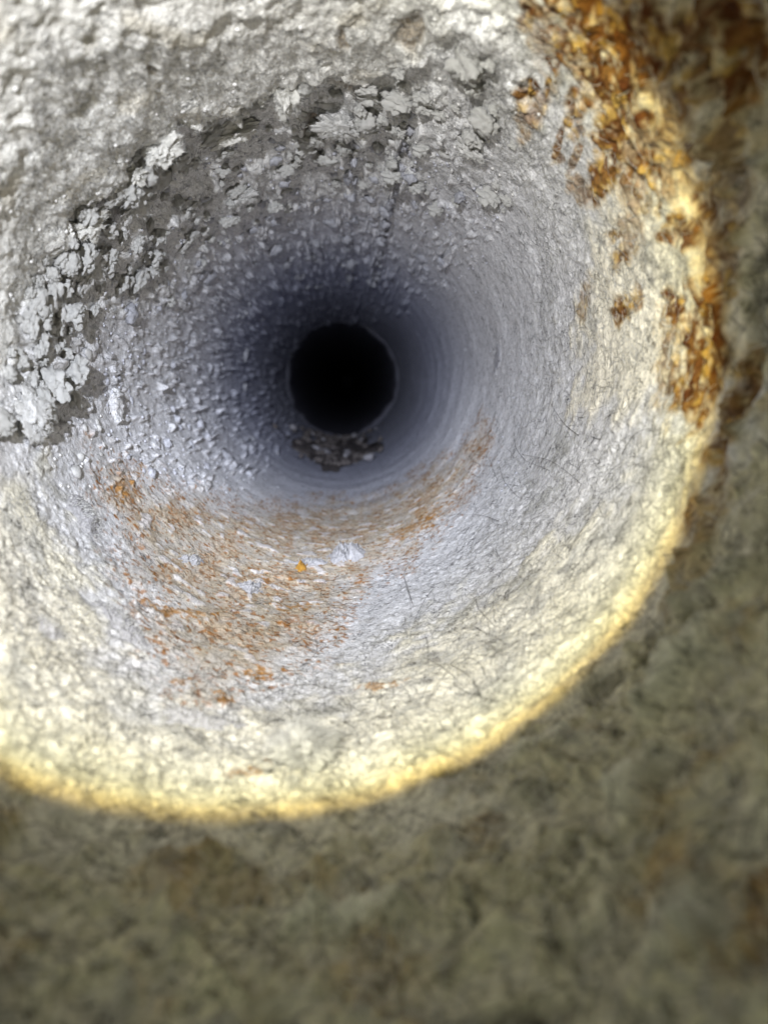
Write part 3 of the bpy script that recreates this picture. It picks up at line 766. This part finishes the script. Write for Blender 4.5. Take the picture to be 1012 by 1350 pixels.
# debris heaped before the far joint
heap = tag(empty('debris_heap', tuple(surf_px(445, 600)[2][0])), 'low heap of dark crumbs on the floor before the far pipe joint', 'debris')
mound = tuft('debris_mound', 446, 598, 112, 42, 3.4, 0, '', '', M_DEBRIS, 88, hairs=0, rough=0.9, steep=0.8)
mound.parent = heap; mound.matrix_parent_inverse = Matrix.Translation(heap.location).inverted()
dm = [lump_mesh('debris_crumb', 2, 90 + k, 0.6, 1.4, 0.9) for k in range(5)]
for k in range(180):
    px = random.gauss(446, 25); py = random.uniform(575, 619) - abs(px - 446) * 0.22
    t, v = on_wall(px, py)
    y = min(math.exp(v), 0.62)
    s = random.choice((0.7, 0.8, 1.0, 1.2, 1.5, 1.9, 2.6)) * MM
    o = link('debris_crumb', random.choice(dm))
    if not o.data.materials: o.data.materials.append(M_DEBRIS)
    place(o, t, y, s * random.uniform(.9, 1.6), s * random.uniform(.8, 1.8), s, random.uniform(0, 3), 0.35)
    o.matrix_world = Matrix.Translation(surf(t, y)[3] * 1.9 * MM) @ o.matrix_world
    if random.random() < 0.2:
        for sl in o.material_slots:
            sl.link = 'OBJECT'; sl.material = M_DUST
    o.parent = heap; o.matrix_parent_inverse = Matrix.Translation(heap.location).inverted()

# ------------------------------------------------------------------ single hairs
def hair(pts, label, group=None, rad=0.06, mat=M_HAIR):
    pp = [Vector((px, py, 0)) for px, py in pts]
    spl = []
    for i in range(len(pp) - 1):
        p0, p1, p2, p3 = pp[max(i - 1, 0)], pp[i], pp[i + 1], pp[min(i + 2, len(pp) - 1)]
        for q in range(8):
            u = q / 8
            spl.append(0.5 * ((2 * p1) + (p2 - p0) * u + (2 * p0 - 5 * p1 + 4 * p2 - p3) * u * u + (3 * p1 - p0 - 3 * p2 + p3) * u ** 3))
    spl.append(pp[-1])
    out = []
    for k, c in enumerate(spl):
        t, v = on_wall(c.x, c.y)
        p, et, ey, en = smooth_surf(t, math.exp(v))
        out.append(p + en * (0.55 + 0.35 * math.sin(math.pi * k / (len(spl) - 1))) * MM)
    Vs, Fs = [], []
    for i, c in enumerate(out):
        d = (out[min(i + 1, len(out) - 1)] - out[max(i - 1, 0)]).normalized()
        a = d.orthogonal().normalized(); b = d.cross(a)
        rr_ = rad * MM * (1 - 0.5 * i / len(out))
        for k in range(4):
            Vs.append(c + (a * math.cos(k * 1.5708) + b * math.sin(k * 1.5708)) * rr_)
    for i in range(len(out) - 1):
        for k in range(4):
            Fs.append((i * 4 + k, i * 4 + (k + 1) % 4, (i + 1) * 4 + (k + 1) % 4, (i + 1) * 4 + k))
    me = bpy.data.meshes.new('hair'); me.from_pydata([tuple(v) for v in Vs], [], Fs)
    return tag(link('hair', me, mat), label, 'hair', group)
G = 'hairs caught on the lint'
hair([(753, 730), (775, 695), (805, 642)], 'straight dark hair slanting across the right wall beside the grey dirt patch', G)
hair([(822, 600), (838, 578), (855, 568), (878, 566)], 'short arched dark hair high on the right wall', G)
hair([(722, 822), (752, 812), (770, 790), (778, 755), (776, 735)], 'long curved hair bending round below the straight slanting hair', G, 0.045)
hair([(340, 928), (375, 912), (410, 907), (440, 911)], 'long shallow arched hair on the floor right below the rusty strip', G, 0.045)
hair([(416, 845), (417, 865), (405, 878), (395, 884)], 'small hooked hair at the lower end of the rusty strip', G, 0.045)
hair([(533, 765), (541, 785), (543, 815), (540, 830)], 'thin upright hair on the floor right of the rusty strip', G, 0.028)
hair([(545, 800), (535, 760), (560, 730)], 'faint hair looping upward beside the upright hair', G, 0.045)
hair([(585, 900), (600, 880), (615, 865)], 'short slanted hair low on the right near the edge of the light', G, 0.045)
hair([(690, 885), (693, 870), (696, 855)], 'tiny upright hair near the yellow edge of the light at lower right', G, 0.045)
hair([(618, 545), (610, 575), (612, 605)], 'fine hair at the right end of the stained strip', G, 0.045)
hair([(690, 600), (735, 612), (770, 640)], 'fine pale-side hair drooping above the straight slanting hair', G, 0.045)
hair([(250, 905), (258, 890), (262, 880)], 'tiny dark hair at the lower left of the rusty strip', G, 0.045)
hair([(622, 130), (624, 155), (620, 180)], 'thin hair hanging from the upper wall right of the seam', G, 0.045)
hair([(200, 168), (183, 180), (166, 183)], 'dark stem lying in the crack of the yellowish flake', G, 0.06)
# many fine curved hairs on the lit lower right wall
for _ in range(34):
    px, py = random.uniform(560, 860), random.uniform(560, 920)
    q = math.hypot(px - 335, py - 465)
    if not 270 < q < 570: continue
    a = random.uniform(0, 6.28); n = random.randint(3, 5); c = random.uniform(-.5, .5); pts = []
    for k in range(n):
        pts.append((px, py)); px += math.cos(a) * random.uniform(12, 24); py += math.sin(a) * random.uniform(12, 24); a += c + random.uniform(-.25, .25)
    if max(math.hypot(x - 335, y - 465) for x, y in pts) > 590: continue
    hair(pts, 'fine curved hair, one of many loose on the lit lower right wall', 'fine hairs on the lower right wall', random.uniform(.034, .05))
